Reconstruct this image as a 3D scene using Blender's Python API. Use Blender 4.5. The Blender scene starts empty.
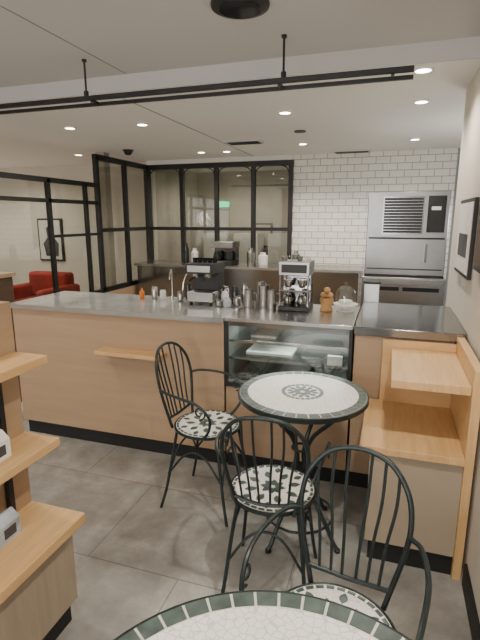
import bpy, math, random
from math import sin, cos, pi, radians
from mathutils import Vector, Matrix
random.seed(7)
D = bpy.data
COL = bpy.context.scene.collection

# ------------------------------------------------------------------ materials
def newmat(name):
    m = D.materials.new(name); m.use_nodes = True
    nt = m.node_tree
    return m, nt, nt.nodes["Principled BSDF"]

def mat(name, c, rough=0.5, metal=0.0, var=0.0, vscale=8.0, bump=0.0, bscale=40.0, emit=None, estr=0.0, coat=0.0):
    m, nt, b = newmat(name)
    b.inputs["Base Color"].default_value = (*c, 1)
    b.inputs["Roughness"].default_value = rough
    b.inputs["Metallic"].default_value = metal
    b.inputs["Coat Weight"].default_value = coat
    tc = nt.nodes.new("ShaderNodeTexCoord")
    if var > 0:
        n = nt.nodes.new("ShaderNodeTexNoise"); n.inputs["Scale"].default_value = vscale
        n.inputs["Detail"].default_value = 4
        nt.links.new(tc.outputs["Object"], n.inputs["Vector"])
        r = nt.nodes.new("ShaderNodeValToRGB")
        r.color_ramp.elements[0].position = .3; r.color_ramp.elements[1].position = .7
        r.color_ramp.elements[0].color = (*[x*(1-var) for x in c], 1)
        r.color_ramp.elements[1].color = (*[min(1, x*(1+var)) for x in c], 1)
        nt.links.new(n.outputs["Fac"], r.inputs["Fac"])
        nt.links.new(r.outputs["Color"], b.inputs["Base Color"])
    if bump > 0:
        n = nt.nodes.new("ShaderNodeTexNoise"); n.inputs["Scale"].default_value = bscale
        nt.links.new(tc.outputs["Object"], n.inputs["Vector"])
        bp = nt.nodes.new("ShaderNodeBump"); bp.inputs["Strength"].default_value = bump
        bp.inputs["Distance"].default_value = 0.005
        nt.links.new(n.outputs["Fac"], bp.inputs["Height"])
        nt.links.new(bp.outputs["Normal"], b.inputs["Normal"])
    if emit:
        b.inputs["Emission Color"].default_value = (*emit, 1)
        b.inputs["Emission Strength"].default_value = estr
    return m

def wood(name, c1, c2, scale=(2, 2, 30), rough=0.45, joint=None):
    m, nt, b = newmat(name)
    tc = nt.nodes.new("ShaderNodeTexCoord"); mp = nt.nodes.new("ShaderNodeMapping")
    mp.inputs["Scale"].default_value = scale
    nt.links.new(tc.outputs["Object"], mp.inputs["Vector"])
    n = nt.nodes.new("ShaderNodeTexNoise"); n.inputs["Scale"].default_value = 2.2
    n.inputs["Detail"].default_value = 7; n.inputs["Roughness"].default_value = .6
    n.inputs["Distortion"].default_value = .6
    nt.links.new(mp.outputs["Vector"], n.inputs["Vector"])
    r = nt.nodes.new("ShaderNodeValToRGB")
    r.color_ramp.elements[0].position = .3; r.color_ramp.elements[1].position = .72
    r.color_ramp.elements[0].color = (*c1, 1); r.color_ramp.elements[1].color = (*c2, 1)
    nt.links.new(n.outputs["Fac"], r.inputs["Fac"])
    nt.links.new(r.outputs["Color"], b.inputs["Base Color"])
    b.inputs["Roughness"].default_value = rough
    return m

def glassmat(name, tint=(1, 1, 1), refl=0.08, k=.6):
    m = D.materials.new(name); m.use_nodes = True
    nt = m.node_tree; nt.nodes.clear()
    o = nt.nodes.new("ShaderNodeOutputMaterial"); mx = nt.nodes.new("ShaderNodeMixShader")
    t = nt.nodes.new("ShaderNodeBsdfTransparent"); g = nt.nodes.new("ShaderNodeBsdfGlossy")
    t.inputs["Color"].default_value = (*tint, 1); g.inputs["Roughness"].default_value = .02
    f = nt.nodes.new("ShaderNodeLayerWeight"); f.inputs["Blend"].default_value = .5
    pw = nt.nodes.new("ShaderNodeMath"); pw.operation = 'POWER'; pw.inputs[1].default_value = 5
    ml = nt.nodes.new("ShaderNodeMath"); ml.operation = 'MULTIPLY'; ml.inputs[1].default_value = k
    ad = nt.nodes.new("ShaderNodeMath"); ad.operation = 'ADD'; ad.inputs[1].default_value = refl; ad.use_clamp = True
    nt.links.new(f.outputs["Facing"], pw.inputs[0]); nt.links.new(pw.outputs[0], ml.inputs[0])
    nt.links.new(ml.outputs[0], ad.inputs[0]); nt.links.new(ad.outputs[0], mx.inputs[0])
    nt.links.new(t.outputs[0], mx.inputs[1]); nt.links.new(g.outputs[0], mx.inputs[2])
    nt.links.new(mx.outputs[0], o.inputs[0])
    return m

def tilewall(name):
    m, nt, b = newmat(name)
    tc = nt.nodes.new("ShaderNodeTexCoord"); s = nt.nodes.new("ShaderNodeSeparateXYZ"); c = nt.nodes.new("ShaderNodeCombineXYZ")
    nt.links.new(tc.outputs["Object"], s.inputs[0]); nt.links.new(s.outputs["X"], c.inputs["X"]); nt.links.new(s.outputs["Z"], c.inputs["Y"])
    br = nt.nodes.new("ShaderNodeTexBrick")
    br.inputs["Scale"].default_value = 1; br.inputs["Brick Width"].default_value = .17; br.inputs["Row Height"].default_value = .083
    br.inputs["Mortar Size"].default_value = .0045; br.inputs["Mortar Smooth"].default_value = .1
    br.inputs["Color1"].default_value = (.82, .80, .73, 1); br.inputs["Color2"].default_value = (.76, .74, .67, 1)
    br.inputs["Mortar"].default_value = (.36, .34, .30, 1)
    nt.links.new(c.outputs[0], br.inputs["Vector"]); nt.links.new(br.outputs["Color"], b.inputs["Base Color"])
    b.inputs["Roughness"].default_value = .25
    bp = nt.nodes.new("ShaderNodeBump"); bp.invert = True; bp.inputs["Strength"].default_value = .4; bp.inputs["Distance"].default_value = .003
    nt.links.new(br.outputs["Fac"], bp.inputs["Height"]); nt.links.new(bp.outputs[0], b.inputs["Normal"])
    return m

def floormat(name):
    m, nt, b = newmat(name)
    tc = nt.nodes.new("ShaderNodeTexCoord")
    br = nt.nodes.new("ShaderNodeTexBrick"); br.offset = 0.5
    mp = nt.nodes.new("ShaderNodeMapping"); mp.inputs["Location"].default_value = (.32, .28, 0)
    nt.links.new(tc.outputs["Object"], mp.inputs[0]); nt.links.new(mp.outputs[0], br.inputs["Vector"])
    br.inputs["Scale"].default_value = 1; br.inputs["Brick Width"].default_value = .9; br.inputs["Row Height"].default_value = .6
    br.inputs["Mortar Size"].default_value = .003; br.inputs["Mortar Smooth"].default_value = .2
    br.inputs["Color1"].default_value = (.86, .86, .86, 1); br.inputs["Color2"].default_value = (1, 1, 1, 1); br.inputs["Mortar"].default_value = (.5, .5, .5, 1)
    n = nt.nodes.new("ShaderNodeTexNoise"); n.inputs["Scale"].default_value = 2.4; n.inputs["Detail"].default_value = 10; n.inputs["Roughness"].default_value = .68
    n.inputs["Distortion"].default_value = .15
    nt.links.new(tc.outputs["Object"], n.inputs["Vector"])
    r = nt.nodes.new("ShaderNodeValToRGB")
    e = r.color_ramp.elements
    e[0].position = .32; e[0].color = (.17, .158, .14, 1); e[1].position = .68; e[1].color = (.46, .44, .40, 1)
    x = e.new(.5); x.color = (.28, .265, .24, 1)
    nt.links.new(n.outputs["Fac"], r.inputs["Fac"])
    mx = nt.nodes.new("ShaderNodeMix"); mx.data_type = 'RGBA'; mx.blend_type = 'MULTIPLY'; mx.inputs[0].default_value = 1
    nt.links.new(r.outputs["Color"], mx.inputs[6]); nt.links.new(br.outputs["Color"], mx.inputs[7])
    nt.links.new(mx.outputs[2], b.inputs["Base Color"])
    r2 = nt.nodes.new("ShaderNodeMapRange"); r2.inputs[3].default_value = .42; r2.inputs[4].default_value = .6
    nt.links.new(n.outputs["Fac"], r2.inputs[0]); nt.links.new(r2.outputs[0], b.inputs["Roughness"])
    return m

def mosaic(name, tile=(.80, .79, .73), grout=(.56, .55, .50), scale=55):
    m, nt, b = newmat(name)
    tc = nt.nodes.new("ShaderNodeTexCoord")
    v = nt.nodes.new("ShaderNodeTexVoronoi"); v.feature = 'DISTANCE_TO_EDGE'; v.inputs["Scale"].default_value = scale
    nt.links.new(tc.outputs["Object"], v.inputs["Vector"])
    r = nt.nodes.new("ShaderNodeValToRGB"); r.color_ramp.elements[0].position = .02; r.color_ramp.elements[1].position = .07
    r.color_ramp.elements[0].color = (*grout, 1); r.color_ramp.elements[1].color = (*tile, 1)
    nt.links.new(v.outputs["Distance"], r.inputs[0]); nt.links.new(r.outputs[0], b.inputs["Base Color"])
    b.inputs["Roughness"].default_value = .32
    return m

M_floor = floormat("concrete_tile")
M_ceil = mat("ceiling_paint_dim", (.56, .55, .535), .9, bump=.1, bscale=90)  # weaker light on the front ceiling put into a darker grey
M_ceil2 = mat("ceiling_paint_lit", (.80, .785, .745), .9, bump=.1, bscale=90)  # brighter light at the rear put into a paler ceiling colour
M_wall = mat("wall_plaster", (.72, .67, .60), .85, var=.05, vscale=2, bump=.15, bscale=60)
M_wallr = wood("right_wall_covering", (.56, .51, .44), (.66, .61, .53), (25, 25, 1.2), .7)
M_taupe = mat("taupe_wall", (.46, .42, .36), .8, var=.06)
M_grey = mat("grey_wall", (.25, .27, .29), .8, var=.05)
M_groove = mat("ceiling_joint", (.33, .33, .32), .9, var=.05)
M_tile = tilewall("subway_tile")
M_black = mat("black_metal", (.012, .012, .013), .45, var=.2)
M_kick = mat("black_kick", (.008, .008, .009), .6, var=.2)
M_iron = mat("wrought_iron", (.022, .032, .033), .42, .35, var=.25, vscale=30)
M_panel = wood("counter_panel", (.38, .255, .155), (.42, .29, .18), (1.2, 1.2, 14), .5)
M_panel2 = wood("cabinet_panel", (.33, .26, .185), (.40, .325, .24), (1.2, 14, 1.2), .5)
M_ledge = wood("oak_ledge", (.56, .335, .14), (.70, .455, .22), (22, 1.6, 4), .38)
M_ledgeX = wood("oak_ledge_x", (.56, .335, .14), (.70, .455, .22), (1.6, 22, 4), .38)
M_steel = mat("brushed_steel", (.46, .455, .44), .27, 1, var=.08, vscale=5)
M_steelm = mat("matt_steel", (.34, .34, .335), .33, 1, var=.1, vscale=4)
M_steeld = mat("dark_steel", (.28, .285, .29), .16, 1, var=.08, vscale=5)
M_top = mat("counter_top_laminate", (.38, .39, .38), .08, 0, var=.15, vscale=6, coat=.4)
M_white = mat("white_ceramic", (.78, .77, .73), .3, var=.03)
M_glass = glassmat("window_glass", (.84, .85, .82), .10)
M_cglass = glassmat("clear_glass", (.93, .95, .94), .08)
M_dglass = mat("dark_glass", (.02, .022, .025), .08, var=.1)
M_cream = mosaic("cream_mosaic")
M_cream2 = mosaic("cream_mosaic_seat", scale=70)
M_green = mat("green_slate_tile", (.07, .095, .085), .35, var=.35, vscale=25)
M_grout = mat("grout", (.60, .59, .53), .7, var=.08, vscale=40)
M_lamp = mat("lamp_glow", (1, 1, 1), .5, emit=(1, .90, .74), estr=20)
M_caselamp = mat("case_lamp_strip", (1, 1, 1), .5, emit=(.9, 1, .95), estr=1.0)
M_inner = mat("case_interior", (.22, .23, .225), .3, .4, var=.1)
M_red = mat("red_fabric", (.36, .03, .02), .8, var=.2)
M_amber = mat("amber_plastic", (.75, .22, .03), .3, var=.2)
M_bread = mat("baked_crust", (.50, .28, .11), .6, var=.35, vscale=18, bump=.4)
M_paper = mat("paper_white", (.72, .70, .66), .8, var=.05)
M_ink = mat("print_dark", (.06, .06, .07), .7, var=.3)
M_exit = mat("exit_green", (.02, .5, .2), .5, emit=(.05, .9, .4), estr=2.0)
M_brown = wood("dark_wood", (.07, .04, .022), (.12, .07, .04), (2, 2, 14), .5)
M_cup = mat("grey_wrap", (.42, .46, .52), .5, var=.3, vscale=15)

# ------------------------------------------------------------------ mesh builder
def catmull(pts, sub=6, closed=False):
    P = [Vector(p) for p in pts]; n = len(P); out = []
    rng = n if closed else n-1
    for i in range(rng):
        p1 = P[i]; p2 = P[(i+1) % n]
        p0 = P[(i-1) % n] if (closed or i > 0) else p1*2-p2
        p3 = P[(i+2) % n] if (closed or i+2 < n) else p2*2-p1
        for k in range(sub):
            t = k/sub
            out.append(.5*((2*p1)+(p2-p0)*t+(2*p0-5*p1+4*p2-p3)*t*t+(3*p1-p0-3*p2+p3)*t**3))
    if not closed: out.append(P[-1])
    return out

class B:
    def __init__(s): s.v = []; s.f = []; s.m = []; s.s = []; s.mats = []
    def mi(s, m):
        if m not in s.mats: s.mats.append(m)
        return s.mats.index(m)
    def add(s, vs, fs, m, smooth=False):
        o = len(s.v); s.v += [tuple(v) for v in vs]; k = s.mi(m)
        for f in fs: s.f.append([o+i for i in f]); s.m.append(k); s.s.append(smooth)
        return s
    def box(s, x0, x1, y0, y1, z0, z1, m, rot=0, piv=None):
        vs = [(x, y, z) for z in (z0, z1) for x, y in ((x0, y0), (x1, y0), (x1, y1), (x0, y1))]
        if rot:
            px, py = piv or ((x0+x1)/2, (y0+y1)/2)
            vs = [(px+(x-px)*cos(rot)-(y-py)*sin(rot), py+(x-px)*sin(rot)+(y-py)*cos(rot), z) for x, y, z in vs]
        return s.add(vs, [(0, 3, 2, 1), (4, 5, 6, 7), (0, 1, 5, 4), (1, 2, 6, 5), (2, 3, 7, 6), (3, 0, 4, 7)], m)
    def tube(s, pts, r, m, segs=8, closed=False, sub=6, smooth=True):
        P = catmull(pts, sub, closed) if sub > 1 else [Vector(p) for p in pts]
        n = len(P); vs = []; fs = []
        prev = None
        for i, p in enumerate(P):
            if closed: t = P[(i+1) % n]-P[i-1]
            else: t = P[min(i+1, n-1)]-P[max(i-1, 0)]
            t.normalize()
            if prev is None:
                a = Vector((0, 0, 1)) if abs(t.z) < .9 else Vector((1, 0, 0))
                u = t.cross(a).normalized()
            else:
                u = (prev-t*prev.dot(t)).normalized()
            prev = u; w = t.cross(u)
            for k in range(segs):
                a = 2*pi*k/segs; vs.append(p+u*cos(a)*r+w*sin(a)*r)
        for i in range(n if closed else n-1):
            j = (i+1) % n
            for k in range(segs):
                l = (k+1) % segs
                fs.append((i*segs+k, i*segs+l, j*segs+l, j*segs+k))
        if not closed:
            fs.append(tuple(range(segs))[::-1]); fs.append(tuple((n-1)*segs+k for k in range(segs)))
        return s.add(vs, fs, m, smooth)
    def lathe(s, prof, c, m, n=32, smooth=True, cap=True):
        vs = []; fs = []; k = len(prof)
        for i in range(n):
            a = 2*pi*i/n
            for r, z in prof: vs.append((c[0]+r*cos(a), c[1]+r*sin(a), c[2]+z))
        for i in range(n):
            j = (i+1) % n
            for q in range(k-1): fs.append((i*k+q, j*k+q, j*k+q+1, i*k+q+1))
        if cap and prof[0][0] > 1e-6: fs.append(tuple(i*k for i in range(n))[::-1])
        if cap and prof[-1][0] > 1e-6: fs.append(tuple(i*k+k-1 for i in range(n)))
        return s.add(vs, fs, m, smooth)
    def plate(s, poly, z0, z1, m):
        n = len(poly)
        vs = [(x, y, z0) for x, y in poly]+[(x, y, z1) for x, y in poly]
        fs = [tuple(range(n))[::-1], tuple(range(n, 2*n))]+[(i, (i+1) % n, n+(i+1) % n, n+i) for i in range(n)]
        return s.add(vs, fs, m)
    def obj(s, name, parent=None, loc=(0, 0, 0), rz=0, bevel=0, me=None):
        if me is None: me = s.mesh(name)
        o = D.objects.new(name, me); COL.objects.link(o)
        o.location = loc; o.rotation_euler = (0, 0, rz)
        if parent: o.parent = parent
        if bevel:
            md = o.modifiers.new("bevel", 'BEVEL'); md.width = bevel; md.segments = 2; md.limit_method = 'ANGLE'
        return o
    def mesh(s, name):
        me = D.meshes.new(name); me.from_pydata(s.v, [], s.f)
        for m in s.mats: me.materials.append(m)
        for p, k, sm in zip(me.polygons, s.m, s.s): p.material_index = k; p.use_smooth = sm
        me.set_sharp_from_angle(angle=radians(38)); me.update()
        return me

def empty(name, loc=(0, 0, 0), rz=0):
    e = D.objects.new(name, None); COL.objects.link(e); e.location = loc; e.rotation_euler = (0, 0, rz); e.empty_display_size = .1
    return e

# ------------------------------------------------------------------ room shell
WX = .385       # right wall face
B().box(-8, 1.4, -2.6, 8.1, -.1, 0, M_floor).obj("floor")
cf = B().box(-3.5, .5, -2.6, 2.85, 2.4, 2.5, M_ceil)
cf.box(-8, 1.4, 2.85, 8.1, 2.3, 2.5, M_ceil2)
cf.obj("ceiling")
B().box(-1.684, -1.678, -2.5, 2.84, 2.397, 2.401, M_groove).box(-3.4, .385, 1.5, 1.505, 2.397, 2.401, M_groove).obj("trim_1")
B().box(-1.813, -1.803, 2.86, 6.2, 2.297, 2.301, M_groove).obj("trim_2")
B().box(-3.4, .385, 2.838, 2.85, 2.3, 2.4, M_ceil).obj("step_shade_strip")  # strip added in the darker ceiling tone to dim the step face
B().box(WX, WX+.1, -2.6, 3.47, 0, 2.4, M_wallr).obj("wall_right")
B().box(1.3, 1.4, 3.47, 6.2, 0, 2.3, M_grey).obj("wall_recess")
B().box(WX+.1, 1.3, 3.37, 3.47, 0, 2.3, M_grey).obj("wall_recess_front")
B().box(-1.29, .66, 6.2, 6.3, 0, 2.3, M_tile).obj("wall_tiled")
B().box(.66, 1.3, 6.2, 6.3, 0, 2.3, M_grey).obj("wall_recess_back")
B().box(-8, -3.4, 6.3, 6.4, 0, 2.3, M_wall).obj("wall_lounge_back")
B().box(-8.1, -8, 2.75, 6.4, 0, 2.3, M_wall).obj("wall_lounge_left")
B().box(-8, -3.4, 2.65, 2.75, 0, 2.4, M_wall).obj("wall_lounge_front")
B().box(-3.5, -3.4, -2.6, 2.65, 0, 2.4, M_wall).obj("wall_left")
B().box(-3.4, -1.29, 8.0, 8.1, 0, 2.3, M_taupe).box(-3.5, -3.4, 6.4, 8.1, 0, 2.3, M_taupe).box(-1.29, -1.19, 6.3, 8.1, 0, 2.3, M_taupe).obj("wall_back_room")
# store front behind the camera: wall with wide window opening
B().box(-3.4, WX, -2.6, -2.5, 0, .5, M_wall).box(-3.4, WX, -2.6, -2.5, 2.2, 2.4, M_wall).box(-3.4, -3.0, -2.6, -2.5, .5, 2.2, M_wall).box(.1, WX, -2.6, -2.5, .5, 2.2, M_wall).obj("wall_front")
B().box(WX-.012, WX, -2.5, 1.865, 0, .1, M_kick).obj("baseboard_right")

# glass partition windows
def bracket(b, x, y, z, ax, sgn, m):
    pts = []
    for i in range(5):
        a = i/4*pi/2
        d = .10*(1-sin(a)); h = -.10*(1-cos(a))
        pts.append((x+(sgn*d if ax == 0 else 0), y+(sgn*d if ax == 1 else 0), z+h))
    b.tube(pts, .007, m, 6, sub=2)
w = B(); g = B()
zt, zb = 2.205, .62
xs = [-3.40, -2.87, -2.35, -1.82, -1.31]
for x in xs: w.box(x-.028, x+.028, 6.16, 6.22, zb, zt, M_black)
w.box(-3.43, -1.28, 6.155, 6.225, zt-.03, zt+.035, M_black)
w.box(-3.43, -1.28, 6.165, 6.215, 1.335, 1.38, M_black)
w.box(-3.43, -1.28, 6.155, 6.225, zb-.03, zb+.03, M_black)
for i in range(4):
    bracket(w, xs[i]+.03, 6.19, zt-.03, 0, 1, M_black); bracket(w, xs[i+1]-.03, 6.19, zt-.03, 0, -1, M_black)
    g.box(xs[i]+.03, xs[i+1]-.03, 6.186, 6.194, zb, zt, M_glass)
e = empty("window_1"); w.obj("frame", e); g.obj("glass", e)
B().box(-3.4, -1.29, 6.16, 6.26, 0, zb-.03, M_taupe).box(-3.4, -1.29, 6.16, 6.26, zt+.035, 2.3, M_ceil2).obj("wall_under_window")
w = B(); g = B()
ys = [4.93, 5.55, 6.13]
for y in ys: w.box(-3.425, -3.375, y-.028, y+.028, zb, zt, M_black)
w.box(-3.425, -3.375, 4.9, 6.15, zt-.03, zt+.035, M_black)
w.box(-3.42, -3.38, 4.9, 6.15, 1.335, 1.38, M_black)
w.box(-3.425, -3.375, 4.9, 6.15, zb-.03, zb+.03, M_black)
for i in range(2): g.box(-3.404, -3.396, ys[i]+.03, ys[i+1]-.03, zb, zt, M_glass)
e = empty("window_2"); w.obj("frame", e); g.obj("glass", e)
w = B(); g = B()
ys = [2.68, 4.07, 4.69, 4.88]
for y in ys[:3]: w.box(-3.42, -3.38, y-.022, y+.022, 0.62, 1.90, M_black)
w.box(-3.42, -3.38, 2.66, 4.9, 1.86, 1.91, M_black)
w.box(-3.42, -3.38, 2.66, 4.9, 1.66, 1.70, M_black)
w.box(-3.415, -3.385, 4.07, 4.9, 1.30, 1.33, M_black)
w.box(-3.42, -3.38, 2.66, 4.9, .59, .64, M_black)
for i in range(3): g.box(-3.404, -3.396, ys[i]+.022, ys[i+1]-.022, .64, 1.86, M_glass)
e = empty("window_3"); w.obj("frame", e); g.obj("glass", e)
B().box(-3.44, -3.36, 2.65, 6.16, 0, .59, M_panel).obj("wall_partition_base")

# ------------------------------------------------------------------ service counter
CY = 2.45
e = empty("service_counter")
B().box(-2.42, -.895, CY, 3.0, .1, .915, M_panel).obj("panel_left", e)
B().box(-2.40, -.895, CY+.02, 2.98, 0, .1, M_kick).obj("kick_base", e)
B().box(-2.44, -.888, CY-.02, 3.02, .915, .94, M_top).obj("top", e, bevel=.003)
B().box(-2.44, -.888, CY-.026, CY-.02, .912, .941, M_steel).obj("edge_strip", e)
e = empty("stainless_prep_counter")
B().box(-.155, .33, CY, 3.15, .1, .90, M_panel).obj("panel_right", e)
B().box(-.155, .33, CY+.02, 3.1, 0, .1, M_kick).obj("kick_base", e)
B().box(-.16, WX-.004, CY-.02, 3.2, .90, .945, M_steeld).obj("top", e, bevel=.004)
# low bag ledge on the counter front
B().box(-1.71, -1.27, CY-.115, CY-.0005, .675, .70, M_ledgeX).box(-1.66, -1.32, CY-.02, CY-.0005, .63, .675, M_panel).obj("bag_shelf", bevel=.003)

# display case
e = empty("refrigerated_display_case")
b = B()
x0, x1, y0, y1 = -.885, -.165, CY-.012, 2.98
B().box(x0+.002, x1-.002, CY, 2.98, .1, .53, M_panel).box(x0+.002, x1-.002, CY+.02, 2.96, 0, .1, M_kick).obj("base_cabinet", e)
b.box(x0, x1, y0, y1, .53, .56, M_black)
for x in (x0, x1-.018):
    b.box(x, x+.018, y0, y0+.018, .56, .925, M_black)
b.box(x0, x0+.006, y0+.02, y1, .56, .925, M_inner); b.box(x1-.006, x1, y0+.02, y1, .56, .925, M_inner)
b.box(x0, x1, y1-.03, y1-.02, .56, .925, M_inner)
b.box(x0+.02, x1-.02, y0+.002, y0+.016, .56, .58, M_steeld)
b.box(x0+.02, x1-.02, y0+.002, y0+.02, .90, .925, M_steeld)
b.obj("case_frame", e)
B().box(x0, x1, y0-.01, y1+.02, .925, .948, M_steel).obj("case_top", e, bevel=.003)
B().box(x0+.018, x1-.018, y0+.006, y0+.012, .58, .90, M_cglass).obj("front_glass", e)
b = B()
for z in (.69, .795):
    b.box(x0+.01, x1-.01, y0+.06, y1-.04, z, z+.006, M_cglass).box(x0+.01, x1-.01, y0+.05, y0+.06, z-.004, z+.010, M_steel)
b.obj("glass_shelves", e)
b = B()
for i in range(3):
    cx = x0+.14+i*.22
    b.box(cx-.09, cx+.09, 2.56, 2.86, .56, .575, M_steel)
b.box(-.80, -.52, 2.58, 2.85, .696, .712, M_white).box(-.46, -.24, 2.6, 2.85, .696, .708, M_steel)
b.box(-.78, -.62, 2.6, 2.85, .801, .811, M_steel)
b.box(-.30, -.22, 2.5, 2.53, .696, .75, M_paper)
b.obj("trays", e)
B().box(x0+.04, x1-.04, y0+.03, y0+.045, .912, .92, M_caselamp).obj("case_lamp", e)
l = D.lights.new("case_light", 'AREA'); l.shape = 'RECTANGLE'; l.size = .6; l.size_y = .05; l.energy = 3.8; l.color = (.92, 1, .95)
o = D.objects.new("case_light", l); COL.objects.link(o); o.location = (-.52, 2.6, .90); o.parent = e

# stepped ledges at the right end
e = empty("stepped_ledge_unit")
B().box(.335, .37, 1.88, CY-.025, 0, .93, M_ledge).obj("side_panel", e, bevel=.002)
B().box(.035, .334, 1.90, CY-.025, .82, .855, M_ledge).obj("upper_ledge", e, bevel=.002)
B().box(-.075, .334, 1.87, CY-.025, .53, .562, M_ledge).obj("lower_ledge", e, bevel=.002)
B().box(-.03, .334, 1.89, CY-.026, .1, .53, M_panel2).obj("front_panel", e)
B().box(-.015, .334, 1.905, CY-.026, 0, .1, M_kick).obj("kick", e)
B().box(-.01, .334, CY-.04, CY-.026, .562, .895, M_ledgeX).obj("back_panel", e)

# ------------------------------------------------------------------ bistro furniture
def tile_ring(b, r0, r1, n, z0, z1, m, gap=.12):
    for i in range(n):
        a0 = 2*pi*(i+gap/2)/n; a1 = 2*pi*(i+1-gap/2)/n; am = (a0+a1)/2
        b.plate([(r0*cos(a0), r0*sin(a0)), (r1*cos(a0), r1*sin(a0)), (r1*cos(am), r1*sin(am)), (r1*cos(a1), r1*sin(a1)), (r0*cos(a1), r0*sin(a1))], z0, z1, m)
def petals(b, r0, r1, w, n, z0, z1, m, off=0):
    for i in range(n):
        a = 2*pi*(i+off)/n; rm = (r0+r1)/2
        pts = [(r0, 0), (r0+(r1-r0)*.3, -w*.8), (rm, -w), (r0+(r1-r0)*.75, -w*.7), (r1, 0), (r0+(r1-r0)*.75, w*.7), (rm, w), (r0+(r1-r0)*.3, w*.8)]
        b.plate([(x*cos(a)-y*sin(a), x*sin(a)+y*cos(a)) for x, y in pts], z0, z1, m)

def bistro_table(name, loc, R, rot, H=.72):
    e = empty(name, loc, rot)
    b = B()
    b.lathe([(0, H-.026), (R-.004, H-.026), (R, H-.02), (R, H-.003), (R-.004, H-.001), (R-.008, H-.001), (R-.008, H-.004), (0, H-.004)], (0, 0, 0), M_iron, 72)
    b.lathe([(0, H-.005), (R-.0085, H-.005), (R-.0085, H-.0005), (R-.056, H-.0005), (0, H-.0005)], (0, 0, 0), M_grout, 72)
    b.lathe([(0, H-.0008), (R-.048, H-.0008), (R-.048, H+.0006), (0, H+.0006)], (0, 0, 0), M_cream, 72)
    n = int(2*pi*R/.052)
    tile_ring(b, R-.044, R-.010, n, H-.001, H+.0014, M_green)
    z0, z1 = H+.0004, H+.0016
    petals(b, .010, .05, .013, 8, z0, z1, M_green)
    petals(b, .040, .075, .011, 12, z0, z1, M_green, .5)
    tile_ring(b, .080, .097, 24, z0, z1, M_green, .2)
    b.obj("top", e)
    b = B()
    for i in range(4):
        a = pi/4+i*pi/2
        prof = [(R*.72, H-.03), (R*.55, H-.10), (.07, .52), (.028, .42), (.028, .36), (.06, .24), (.16, .10), (.20, .035), (.225, .008)]
        b.tube([(r*cos(a), r*sin(a), z) for r, z in prof], .010, M_iron)
        b.lathe([(0, 0), (.014, 0), (.014, .012), (0, .014)], (.225*cos(a), .225*sin(a), 0), M_iron, 10)
    for r, z in ((.040, .44), (.040, .34), (.165, .10)):
        b.tube([(r*cos(t*pi/8), r*sin(t*pi/8), z) for t in range(16)], .006, M_iron, closed=True, sub=1)
    b.tube([(R*.74*cos(t*pi/16), R*.74*sin(t*pi/16), H-.034) for t in range(32)], .007, M_iron, closed=True, sub=1)
    b.obj("pedestal", e)
    return e

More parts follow.
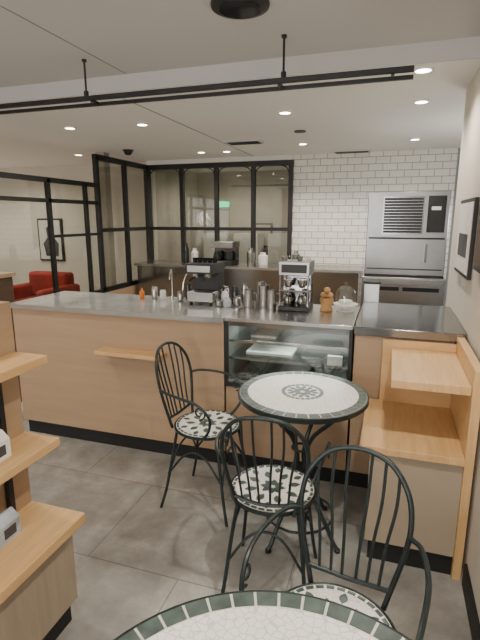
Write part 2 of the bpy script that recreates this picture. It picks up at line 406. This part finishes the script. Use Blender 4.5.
def chair_meshes():
    S = .45; R = .168
    b = B()
    b.lathe([(0, S-.018), (R, S-.018), (R+.006, S-.014), (R+.006, S-.002), (R+.001, S), (R-.003, S-.003), (0, S-.003)], (0, 0, 0), M_iron, 48)
    b.lathe([(0, S-.004), (R-.004, S-.004), (R-.004, S-.0005), (0, S-.0005)], (0, 0, 0), M_cream2, 48)
    z0, z1 = S-.001, S+.001
    petals(b, .008, .052, .013, 8, z0, z1, M_green)
    petals(b, .062, .115, .015, 8, z0, z1, M_green, .5)
    petals(b, .105, .145, .013, 8, z0, z1, M_green)
    tile_ring(b, R-.018, R-.007, 32, z0, z1, M_green, .25)
    seat = b.mesh("seat")
    b = B(); r = .0078
    # forward = +Y, back at -Y
    for sx in (-1, 1):
        b.tube([(sx*.115, .115, S-.012), (sx*.135, .135, .3), (sx*.155, .165, .12), (sx*.17, .19, .004)], r, M_iron)
        b.tube([(sx*.115, -.115, S-.012), (sx*.135, -.135, .3), (sx*.155, -.165, .12), (sx*.17, -.195, .004)], r, M_iron)
        b.tube([(sx*.148, -.155, .20), (sx*.14, -.07, .31), (sx*.135, 0, .34), (sx*.14, .07, .31), (sx*.148, .155, .20)], .0055, M_iron)
    b.tube([(-.148, .155, .20), (-.07, .14, .31), (0, .135, .34), (.07, .14, .31), (.148, .155, .20)], .0055, M_iron)
    b.tube([(-.148, -.155, .20), (-.07, -.14, .31), (0, -.135, .34), (.07, -.14, .31), (.148, -.155, .20)], .0055, M_iron)
    b.tube([(.10*cos(t*pi/8), .10*sin(t*pi/8), S-.024) for t in range(16)], .006, M_iron, closed=True, sub=1)
    def bk(x, z):
        h = z-S
        return (x, -.165-.21*h + 1.08*x*x, z)
    hoop = [(-.105, S-.01), (-.122, S+.06), (-.144, S+.15), (-.155, S+.235), (-.142, S+.315), (-.096, S+.376), (-.035, S+.400), (.035, S+.400), (.096, S+.376), (.142, S+.315), (.155, S+.235), (.144, S+.15), (.122, S+.06), (.105, S-.01)]
    b.tube([bk(x, z) for x, z in hoop], r, M_iron, 10)
    b.tube([bk(-.119, S+.045), bk(-.06, S+.035), bk(0, S+.03), bk(.06, S+.035), bk(.119, S+.045)], .007, M_iron)
    for w0, w1, top in ((.085, .112, .364), (.052, .072, .384), (.020, .032, .396)):
        for sx in (-1, 1):
            b.tube([bk(sx*w0, S+.035), bk(sx*(w0+(w1-w0)*.35), S+.15), bk(sx*w1, S+.27), bk(sx*(w1+.001), S+top)], .0046, M_iron)
    # arms: leave the hoop, sweep forward and out, fall with a scroll to the seat ring
    for sx in (-1, 1):
        hx, hy, hz = bk(sx*.153, S+.21)
        b.tube([(hx, hy, hz), (sx*.19, -.14, S+.215), (sx*.215, -.04, S+.21), (sx*.215, .06, S+.19), (sx*.202, .115, S+.13), (sx*.18, .105, S+.06), (sx*.156, .07, S+.005), (sx*.148, .05, S-.012)], .007, M_iron, 8)
        cpts = []
        for i in range(13):
            a = i/12*2.3*pi; rr = .034-.022*i/12
            cpts.append((sx*.211, .07+rr*sin(a), S+.15-rr*cos(a)))
        b.tube(cpts, .0045, M_iron, 6, sub=2)
    frame = b.mesh("frame")
    return seat, frame
SEAT, FRAME = chair_meshes()
def chair(name, x, y, face_deg):   # face: direction angle of front, +Y = 90
    e = empty(name, (x, y, 0), radians(face_deg-90))
    for n, me in (("seat", SEAT), ("frame", FRAME)):
        o = D.objects.new(n, me); COL.objects.link(o); o.parent = e
    return e

bistro_table("mosaic_bistro_table", (-.347, 2.0, 0), .297, radians(18))
bistro_table("mosaic_bistro_table.001", (-.10, .445, 0), .395, radians(10))
chair("wrought_iron_chair", -.86, 2.095, -6)
chair("wrought_iron_chair.001", -.39, 1.625, 94)
chair("wrought_iron_chair.002", -.083, 1.02, -99)

# ------------------------------------------------------------------ stepped shelf at the left
e = empty("stepped_display_shelf")
YF = 1.25
B().box(-1.29, -1.24, -.4, YF, .0, 1.22, M_panel).obj("back_panel", e, bevel=.002)
B().box(-1.24, -1.105, -.4, YF, 1.01, 1.04, M_ledge).obj("top_board", e, bevel=.002)
B().box(-1.24, -1.085, -.4, YF, .705, .735, M_ledge).obj("middle_board", e, bevel=.002)
B().box(-1.24, -1.00, -.4, YF, .415, .45, M_ledge).obj("bottom_board", e, bevel=.002)
b = B().box(-1.24, -1.05, -.4, YF-.02, .09, .415, M_panel2)
b.box(-1.051, -1.048, .85, .855, .09, .415, M_kick).box(-1.051, -1.048, .35, .355, .09, .415, M_kick)
b.obj("cabinet", e)
B().box(-1.24, -1.07, -.4, YF-.04, 0, .09, M_kick).obj("kick", e)
b = B()
for z0, z1 in ((.45, .705), (.735, 1.01)):
    b.box(-1.235, -1.215, YF-.12, YF-.10, z0, z1, M_black)
b.obj("supports", e)
def packs(name, x, ys, z, m):
    b = B()
    for y in ys:
        w, d, h = .045, .03, .09
        v = [(x-d, y-w, z), (x+d, y-w, z), (x+d, y+w, z), (x-d, y+w, z), (x-d, y-w, z+h*.7), (x+d, y-w, z+h*.7), (x+d, y+w, z+h*.7), (x-d, y+w, z+h*.7),
             (x-.004, y-w*.95, z+h), (x+.004, y-w*.95, z+h), (x+.004, y+w*.95, z+h), (x-.004, y+w*.95, z+h)]
        b.add(v, [(0, 3, 2, 1), (0, 1, 5, 4), (1, 2, 6, 5), (2, 3, 7, 6), (3, 0, 4, 7), (4, 5, 9, 8), (5, 6, 10, 9), (6, 7, 11, 10), (7, 4, 8, 11), (8, 9, 10, 11)], m)
        b.box(x+d-.002, x+d+.001, y-.025, y+.025, z+.015, z+.05, M_ink)
    b.obj(name, e)
packs("packaged_goods", -1.18, [1.05, .94, .83, .72, .6], .735, M_white)
packs("packaged_goods_lower", -1.175, [1.05, .94, .83, .72, .6], .45, M_cup)

# low dark cabinet beyond the counter's left end
b = B().box(-3.34, -2.86, 2.70, 2.93, .0, 1.05, M_brown).box(-3.35, -2.84, 2.68, 2.95, 1.05, 1.08, M_panel)
b.obj("side_cabinet")

# ------------------------------------------------------------------ kitchen equipment
b = B()
X0, X1, Y0, Y1 = -.225, .45, 4.4, 5.0
e = empty("ice_maker")
B().box(X0, X1, Y0, Y1, 1.0, 1.73, M_steelm).obj("body", e, bevel=.006)
b = B().box(X0+.13, X0+.47, Y0-.008, Y0, 1.36, 1.69, M_steeld)
for i in range(12): b.box(X0+.14, X0+.46, Y0-.016, Y0-.006, 1.375+i*.0255, 1.394+i*.0255, M_black)
b.box(X0+.50, X1-.03, Y0-.008, Y0, 1.38, 1.69, M_dglass)
b.box(X0+.53, X1-.07, Y0-.012, Y0-.006, 1.57, 1.60, M_white)
b.box(X0+.02, X1-.02, Y0-.006, Y0, 1.32, 1.335, M_black)
b.box(X0+.02, X1-.02, Y0-.006, Y0, 1.05, 1.06, M_black)
b.box(X0+.5, X0+.52, Y0-.03, Y0, 1.12, 1.28, M_steeld)
b.obj("grille_and_controls", e)
e = empty("undercounter_freezer")
B().box(X0-.02, X1+.02, Y0-.02, Y1, .06, .98, M_steelm).obj("body", e, bevel=.005)
b = B().box(X0+.03, X0+.31, Y0-.028, Y0-.02, .5, .90, M_steelm).box(X0+.34, X1-.03, Y0-.028, Y0-.02, .5, .90, M_steelm).box(X0+.0, X1-.0, Y0-.06, Y0-.02, .925, .965, M_steel)
b.box(X0+.03, X0+.31, Y0-.032, Y0-.026, .86, .895, M_black).box(X0+.34, X1-.03, Y0-.032, Y0-.026, .86, .895, M_black)
for x in (X0+.02, X1-.06):
    for y in (Y0+.03, Y1-.06): b.box(x, x+.04, y, y+.04, 0, .06, M_black)
b.box(X0, X1, Y0, Y1, .98, 1.0, M_black)
b.obj("doors_and_feet", e)

# back work counter
b = B().box(-3.3, -.35, 5.6, 6.13, .1, .87, M_steeld).box(-3.33, -.32, 5.57, 6.15, .87, .9, M_steel).box(-3.28, -.37, 5.64, 6.12, 0, .1, M_kick)
b.obj("back_work_counter")
# clutter on the back counter
e = empty("coffee_brewer")
b = B().box(-2.28, -1.98, 5.75, 6.05, .9, .95, M_black).box(-2.28, -1.98, 5.92, 6.05, .95, 1.12, M_steeld).box(-2.29, -1.97, 5.75, 6.05, 1.12, 1.2, M_steel)
b.obj("body", e, bevel=.004)
b = B()
for x in (-2.21, -2.06): b.lathe([(0, 0), (.05, 0), (.065, .04), (.05, .1), (.04, .12), (0, .12)], (x, 5.84, .951), M_dglass, 18)
b.obj("carafes", e)
b = B()
for x, y, h, r, m in ((-1.75, 5.85, .22, .05, M_steel), (-1.6, 5.9, .16, .06, M_white), (-2.55, 5.85, .2, .045, M_white), (-2.7, 5.9, .26, .04, M_dglass), (-1.15, 5.85, .2, .05, M_steel)):
    b.lathe([(0, 0), (r, 0), (r*1.05, .01), (r*1.05, h*.75), (r*.6, h*.85), (r*.6, h), (0, h)], (x, y, .901), m, 18)
b.obj("canisters_and_bottles")
# wall switch
B().box(-.28, -.20, 6.17, 6.199, 1.08, 1.20, M_black).box(-.02, .04, 6.185, 6.199, 1.28, 1.36, M_white).obj("wall_switch_panel")

ZT = .941
# espresso machine
e = empty("espresso_machine")
b = B().box(-1.26, -1.08, 2.75, 2.97, .965, 1.03, M_steel)
for x in (-1.25, -1.11):
    for y in (2.77, 2.93): b.lathe([(0, 0), (.012, 0), (.012, .026), (0, .026)], (x+.01, y, ZT), M_black, 10)
b.box(-1.26, -1.08, 2.86, 2.97, 1.03, 1.15, M_black).box(-1.265, -1.075, 2.74, 2.975, 1.15, 1.215, M_black).box(-1.25, -1.09, 2.735, 2.742, 1.16, 1.205, M_steel)
b.obj("body", e, bevel=.003)
b = B()
for x in (-1.215, -1.13):
    b.lathe([(0, 0), (.022, 0), (.026, .03), (0, .03)], (x, 2.80, 1.12), M_steel, 16)
    b.tube([(x, 2.79, 1.125), (x, 2.74, 1.12), (x, 2.70, 1.112)], .008, M_black, 8, sub=2)
b.tube([(-1.26, 2.77, 1.16), (-1.28, 2.75, 1.10), (-1.285, 2.74, 1.04)], .004, M_steel, 6, sub=3)
for i in range(5): b.lathe([(0, 0), (.014, 0), (.018, .03), (.016, .03), (0, .004)], (-1.24+i*.035, 2.85, 1.215), M_dglass, 12)
b.obj("group_heads", e)

# stainless twin coffee brewer
e = empty("stainless_coffee_machine")
b = B().box(-.64, -.455, 2.72, 2.92, .949, .975, M_black)
b.box(-.635, -.46, 2.84, 2.92, .975, 1.17, M_steeld)
b.box(-.64, -.455, 2.73, 2.92, 1.165, 1.245, M_steelm)
for x in (-.638, -.467): b.box(x, x+.01, 2.735, 2.745, .975, 1.165, M_steeld)
b.box(-.64, -.455, 2.73, 2.84, 1.065, 1.075, M_steeld)
b.box(-.625, -.47, 2.726, 2.731, 1.18, 1.23, M_black)
b.obj("body", e, bevel=.003)
b = B()
for x in (-.59, -.505):
    b.lathe([(0, 0), (.024, 0), (.03, .025), (.024, .055), (.016, .062), (.018, .07), (0, .07)], (x, 2.785, .976), M_steel, 18)
    b.lathe([(0, 0), (.018, 0), (.030, .04), (.030, .05), (0, .05)], (x, 2.785, 1.085), M_steel, 18)
    b.tube([(x+.006, 2.76, 1.035), (x+.01, 2.74, 1.03), (x+.01, 2.738, 1.0), (x+.006, 2.757, .99)], .004, M_black, 6, sub=3)
for i in range(4): b.lathe([(0, 0), (.014, 0), (.02, .03), (.018, .03), (0, .004)], (-.618+i*.046, 2.80, 1.245), M_cglass if i % 2 else M_steel, 12)
b.obj("filters_and_carafes", e)

b = B()
for x, y, h, r in ((-.845, 2.78, .11, .032), (-.79, 2.88, .15, .03), (-.75, 2.80, .14, .036), (-.69, 2.76, .12, .030)):
    b.lathe([(0, 0), (r, 0), (r*1.05, .01), (r*.92, h*.75), (r, h), (r*.9, h), (r*.85, .01), (0, .01)], (x, y, .9485), M_steel, 24)
    b.tube([(x+r*.9, y-.005, .948+h*.85), (x+r*1.7, y-.01, .948+h*.75), (x+r*1.6, y-.01, .948+h*.35), (x+r, y-.005, .948+h*.25)], .004, M_steel, 6, sub=4)
b.obj("milk_pitchers")
b = B()
for x, y, h, m in ((-1.02, 2.82, .09, M_white), (-.97, 2.88, .12, M_dglass), (-.93, 2.8, .07, M_steel), (-1.05, 2.92, .11, M_steel), (-.92, 2.93, .13, M_steel), (-.985, 2.76, .06, M_cup), (-1.04, 2.76, .05, M_steel)):
    b.lathe([(0, 0), (.022, 0), (.024, .008), (.024, h*.8), (.018, h*.9), (.02, h), (0, h)], (x, y, ZT), m, 18)
b.obj("condiment_jars")
b = B()
for x, y, h, m in ((-1.36, 2.86, .07, M_steel), (-1.34, 2.95, .11, M_dglass), (-1.53, 2.93, .06, M_white), (-1.58, 2.90, .09, M_steel)):
    b.lathe([(0, 0), (.02, 0), (.022, .008), (.022, h*.8), (.017, h*.9), (.019, h), (0, h)], (x, y, ZT), m, 18)
b.obj("condiment_jars.001")
B().lathe([(0, 0), (.016, 0), (.018, .01), (.018, .05), (.008, .06), (.006, .075), (0, .077)], (-1.67, 2.88, ZT), M_amber, 18).obj("syrup_bottle")
b = B().lathe([(0, 0), (.02, 0), (.02, .015), (.01, .02), (0, .02)], (-1.46, 2.94, ZT), M_steel, 16)
b.tube([(-1.46, 2.94, ZT+.01), (-1.46, 2.94, ZT+.16), (-1.455, 2.93, ZT+.20), (-1.44, 2.89, ZT+.21), (-1.43, 2.85, ZT+.18), (-1.43, 2.845, ZT+.15)], .006, M_steel, 8, sub=4)
b.obj("faucet")
# pastry stand
b = B().lathe([(0, 0), (.035, 0), (.04, .006), (.03, .03), (.042, .06), (.04, .08), (.03, .08), (0, .075)], (-.355, 2.80, .9485), M_bread, 24)
for i in range(4):
    a = i*1.57; rr = .018 if i < 3 else 0
    b.lathe([(0, -.018), (.016, -.012), (.022, 0), (.016, .014), (0, .02)], (-.355+rr*cos(a), 2.80+rr*sin(a), 1.045+(0 if i < 3 else .03)), M_bread, 14)
b.obj("pastry_bowl")
# cake dome
e = empty("cake_dome")
B().lathe([(0, 0), (.05, 0), (.052, .006), (.014, .014), (.012, .03), (.070, .038), (.073, .046), (0, .046)], (-.245, 2.83, .9485), M_white, 32).obj("stand", e)
B().lathe([(.063, 0), (.063, .05), (.053, .085), (.03, .102), (.006, .106), (.006, .112), (.012, .122), (.006, .132), (0, .133)], (-.245, 2.83, .9945), M_cglass, 32, cap=False).obj("dome", e)
B().lathe([(0, 0), (.04, 0), (.04, .02), (0, .024)], (-.245, 2.83, .9945), M_white, 24).obj("cake", e)
# steel water boiler behind the right counter
B().box(-.16, -.06, 3.21, 3.35, 0, 1.07, M_steel).box(-.165, -.055, 3.205, 3.355, 1.07, 1.085, M_black).obj("water_boiler", bevel=.003)

# ------------------------------------------------------------------ ceiling fixtures
e = empty("hanging_light_track")
b = B()
TY = 2.52; TZ = 2.19
b.box(-3.38, .045, TY-.012, TY+.012, TZ-.012, TZ+.012, M_black)
b.box(-3.38, .045, TY+.05, TY+.07, TZ-.03, TZ-.012, M_black)
for x in (-3.2, -1.73, -.605, -.05):
    b.box(x-.008, x+.008, TY-.012, TY+.07, TZ-.025, TZ-.01, M_black)
for x in (-2.9, -1.77, -.585):
    b.tube([(x, TY, TZ), (x, TY, 2.4)], .006, M_black, 8, sub=1)
    b.lathe([(0, 0), (.014, 0), (.014, .012), (0, .012)], (x, TY, 2.388), M_black, 14)
    b.lathe([(0, 0), (.014, 0), (.014, .03), (0, .03)], (x, TY, TZ+.01), M_black, 10)
b.obj("rails", e)
B().lathe([(0, 0), (.10, 0), (.125, .008), (.128, .02), (0, .02)], (-.69, 2.125, 2.38), M_black, 40).lathe([(.0, 0), (.09, 0), (.09, .004), (0, .004)], (-.69, 2.125, 2.377), M_dglass, 40).obj("ceiling_speaker")

def downlight(x, y, z, power=0, angle=110, lit=True, r=.042, aim=None):
    b = B().lathe([(r, 0), (r+.012, 0), (r+.014, .006), (r+.014, .01), (r, .01)], (0, 0, -.01), M_white if lit else M_black, 28, cap=False)
    b.lathe([(0, 0), (r, 0), (r, .003), (0, .003)], (0, 0, -.008), M_lamp if lit else M_black, 28)
    o = b.obj("downlight", loc=(x, y, z))
    if power:
        l = D.lights.new("bulb", 'SPOT'); l.energy = power; l.spot_size = radians(angle); l.spot_blend = .7
        l.color = (1, .92, .80); l.shadow_soft_size = .03
        q = D.objects.new("bulb", l); COL.objects.link(q); q.parent = o; q.location = (0, 0, -.02)
    return o
for x, y, p in ((.13, 3.70, 48), (-.85, 3.74, 56), (-2.13, 3.81, 56), (-2.83, 3.75, 54), (.10, 2.95, 44), (.155, 5.36, 62), (-2.31, 5.57, 52), (-1.0, 5.3, 85), (-1.99, 5.60, 0), (-3.9, 5.3, 0)):
    downlight(x, y, 2.3, p, 140)
downlight(-.89, 4.56, 2.3, 0, lit=False)
for x, y, p in ((.17, 1.0, 100), (-1.5, .6, 52), (-.6, -.8, 58), (-2.5, 1.6, 64)):  # all but the first are added out of view to light the front
    downlight(x, y, 2.4, p, 125)
# lounge lights
for x, y in ((-4.6, 4.2), (-5.4, 5.4), (-6.4, 4.4)): downlight(x, y, 2.3, 66, 160)
downlight(-2.5, 7.1, 2.3, 70, 165)  # added to brighten the room behind the window panes

def point_fill(name, x, y, z, p, r=.2, c=(1, .95, .88)):
    l = D.lights.new(name, 'POINT'); l.energy = p; l.shadow_soft_size = r; l.color = c
    o = D.objects.new(name, l); COL.objects.link(o); o.location = (x, y, z)
# fill points added out of view to lift the ceilings and back areas
point_fill("fill_shop_rear", -1.2, -1.2, 1.5, 42)
point_fill("fill_recess", .95, 4.5, 1.5, 28)
point_fill("fill_lounge", -6.8, 4.2, 1.4, 28)

# air vents and camera
b = B().box(-1.76, -1.38, 4.88, 5.08, 2.285, 2.3, M_ceil)
for i in range(7): b.box(-1.74, -1.40, 4.90+i*.025, 4.91+i*.025, 2.28, 2.287, M_black)
b.obj("ceiling_vent")
b = B().box(-.75, -.32, 5.95, 6.12, 2.283, 2.3, M_ceil)
for i in range(4): b.box(-.73, -.34, 5.97+i*.035, 5.99+i*.035, 2.278, 2.286, M_black)
b.obj("ceiling_vent.001")
B().lathe([(0, -.05), (.03, -.045), (.05, -.02), (.055, 0), (.065, 0), (.065, .012), (0, .012)], (-3.08, 5.14, 2.288), M_black, 24).obj("dome_camera")

# ------------------------------------------------------------------ lounge & decoration
b = B().box(-5.5, -5.03, 6.27, 6.299, .82, 1.50, M_black).box(-5.47, -5.06, 6.262, 6.272, .85, 1.47, M_paper)
b.add([(x, 6.259, z) for x, z in ((-5.36, .9), (-5.12, .9), (-5.10, 1.1), (-5.2, 1.22), (-5.19, 1.34), (-5.26, 1.4), (-5.33, 1.34), (-5.31, 1.2), (-5.4, 1.1))], [tuple(range(9))], M_ink)
b.obj("framed_portrait_print")
e = empty("red_sofa")
b = B().box(-4.9, -4.25, 4.75, 5.45, .12, .42, M_red).box(-4.9, -4.25, 5.3, 5.5, .42, .76, M_red)
b.box(-4.98, -4.84, 4.75, 5.5, .12, .6, M_red).box(-4.3, -4.16, 4.75, 5.5, .12, .6, M_red)
b.obj("body", e, bevel=.04)
b = B()
for x in (-4.9, -4.28):
    for y in (4.8, 5.4): b.box(x, x+.05, y, y+.05, 0, .13, M_black)
b.obj("feet", e)
B().box(-3.58, -3.46, 5.2, 5.32, 0, 2.3, M_taupe).obj("wall_column_lounge")
b = B().box(-3.06, -2.80, 7.97, 7.999, 1.70, 1.79, M_exit)
b.obj("exit_sign")
B().box(-2.35, -2.0, 7.96, 7.999, 1.0, 1.42, M_ink).box(-2.32, -2.03, 7.955, 7.961, 1.03, 1.39, M_taupe).obj("framed_picture")
b = B()
for x in (-3.1, -2.55, -1.95): b.box(x, x+.42, 7.5, 7.9, 0, 1.25, M_white)
b.obj("storage_lockers")
# posters on right wall
b = B().box(WX-.02, WX-.001, 2.52, 3.03, 1.20, 1.60, M_black).box(WX-.023, WX-.019, 2.54, 3.01, 1.22, 1.58, M_paper).box(WX-.0245, WX-.022, 2.62, 2.93, 1.30, 1.42, M_ink)
b.obj("wall_poster")
b = B().box(WX-.02, WX-.001, 2.10, 2.38, 1.27, 1.56, M_black).box(WX-.023, WX-.019, 2.12, 2.36, 1.29, 1.54, M_brown)
b.obj("wall_poster.001")

# ------------------------------------------------------------------ soft fill light added behind the camera at the unseen window opening
l = D.lights.new("rear_window_fill", 'AREA'); l.shape = 'RECTANGLE'; l.size = 3; l.size_y = 1.6; l.energy = 75; l.color = (1, .98, .95)
o = D.objects.new("rear_window_fill", l); COL.objects.link(o); o.location = (-1.4, -2.7, 1.4); o.rotation_euler = (radians(98), 0, 0)

w = D.worlds.new("World"); bpy.context.scene.world = w; w.use_nodes = True
w.node_tree.nodes["Background"].inputs[0].default_value = (.92, .95, 1, 1)
w.node_tree.nodes["Background"].inputs[1].default_value = .7

# ------------------------------------------------------------------ camera
cam = D.cameras.new("Camera"); cam.sensor_fit = 'VERTICAL'; cam.sensor_height = 36; cam.lens = 26
co = D.objects.new("Camera", cam); COL.objects.link(co)
co.location = (0, 0, 1.5); co.rotation_euler = (radians(77.6), 0, radians(18))
cam.clip_start = .02
bpy.context.scene.camera = co
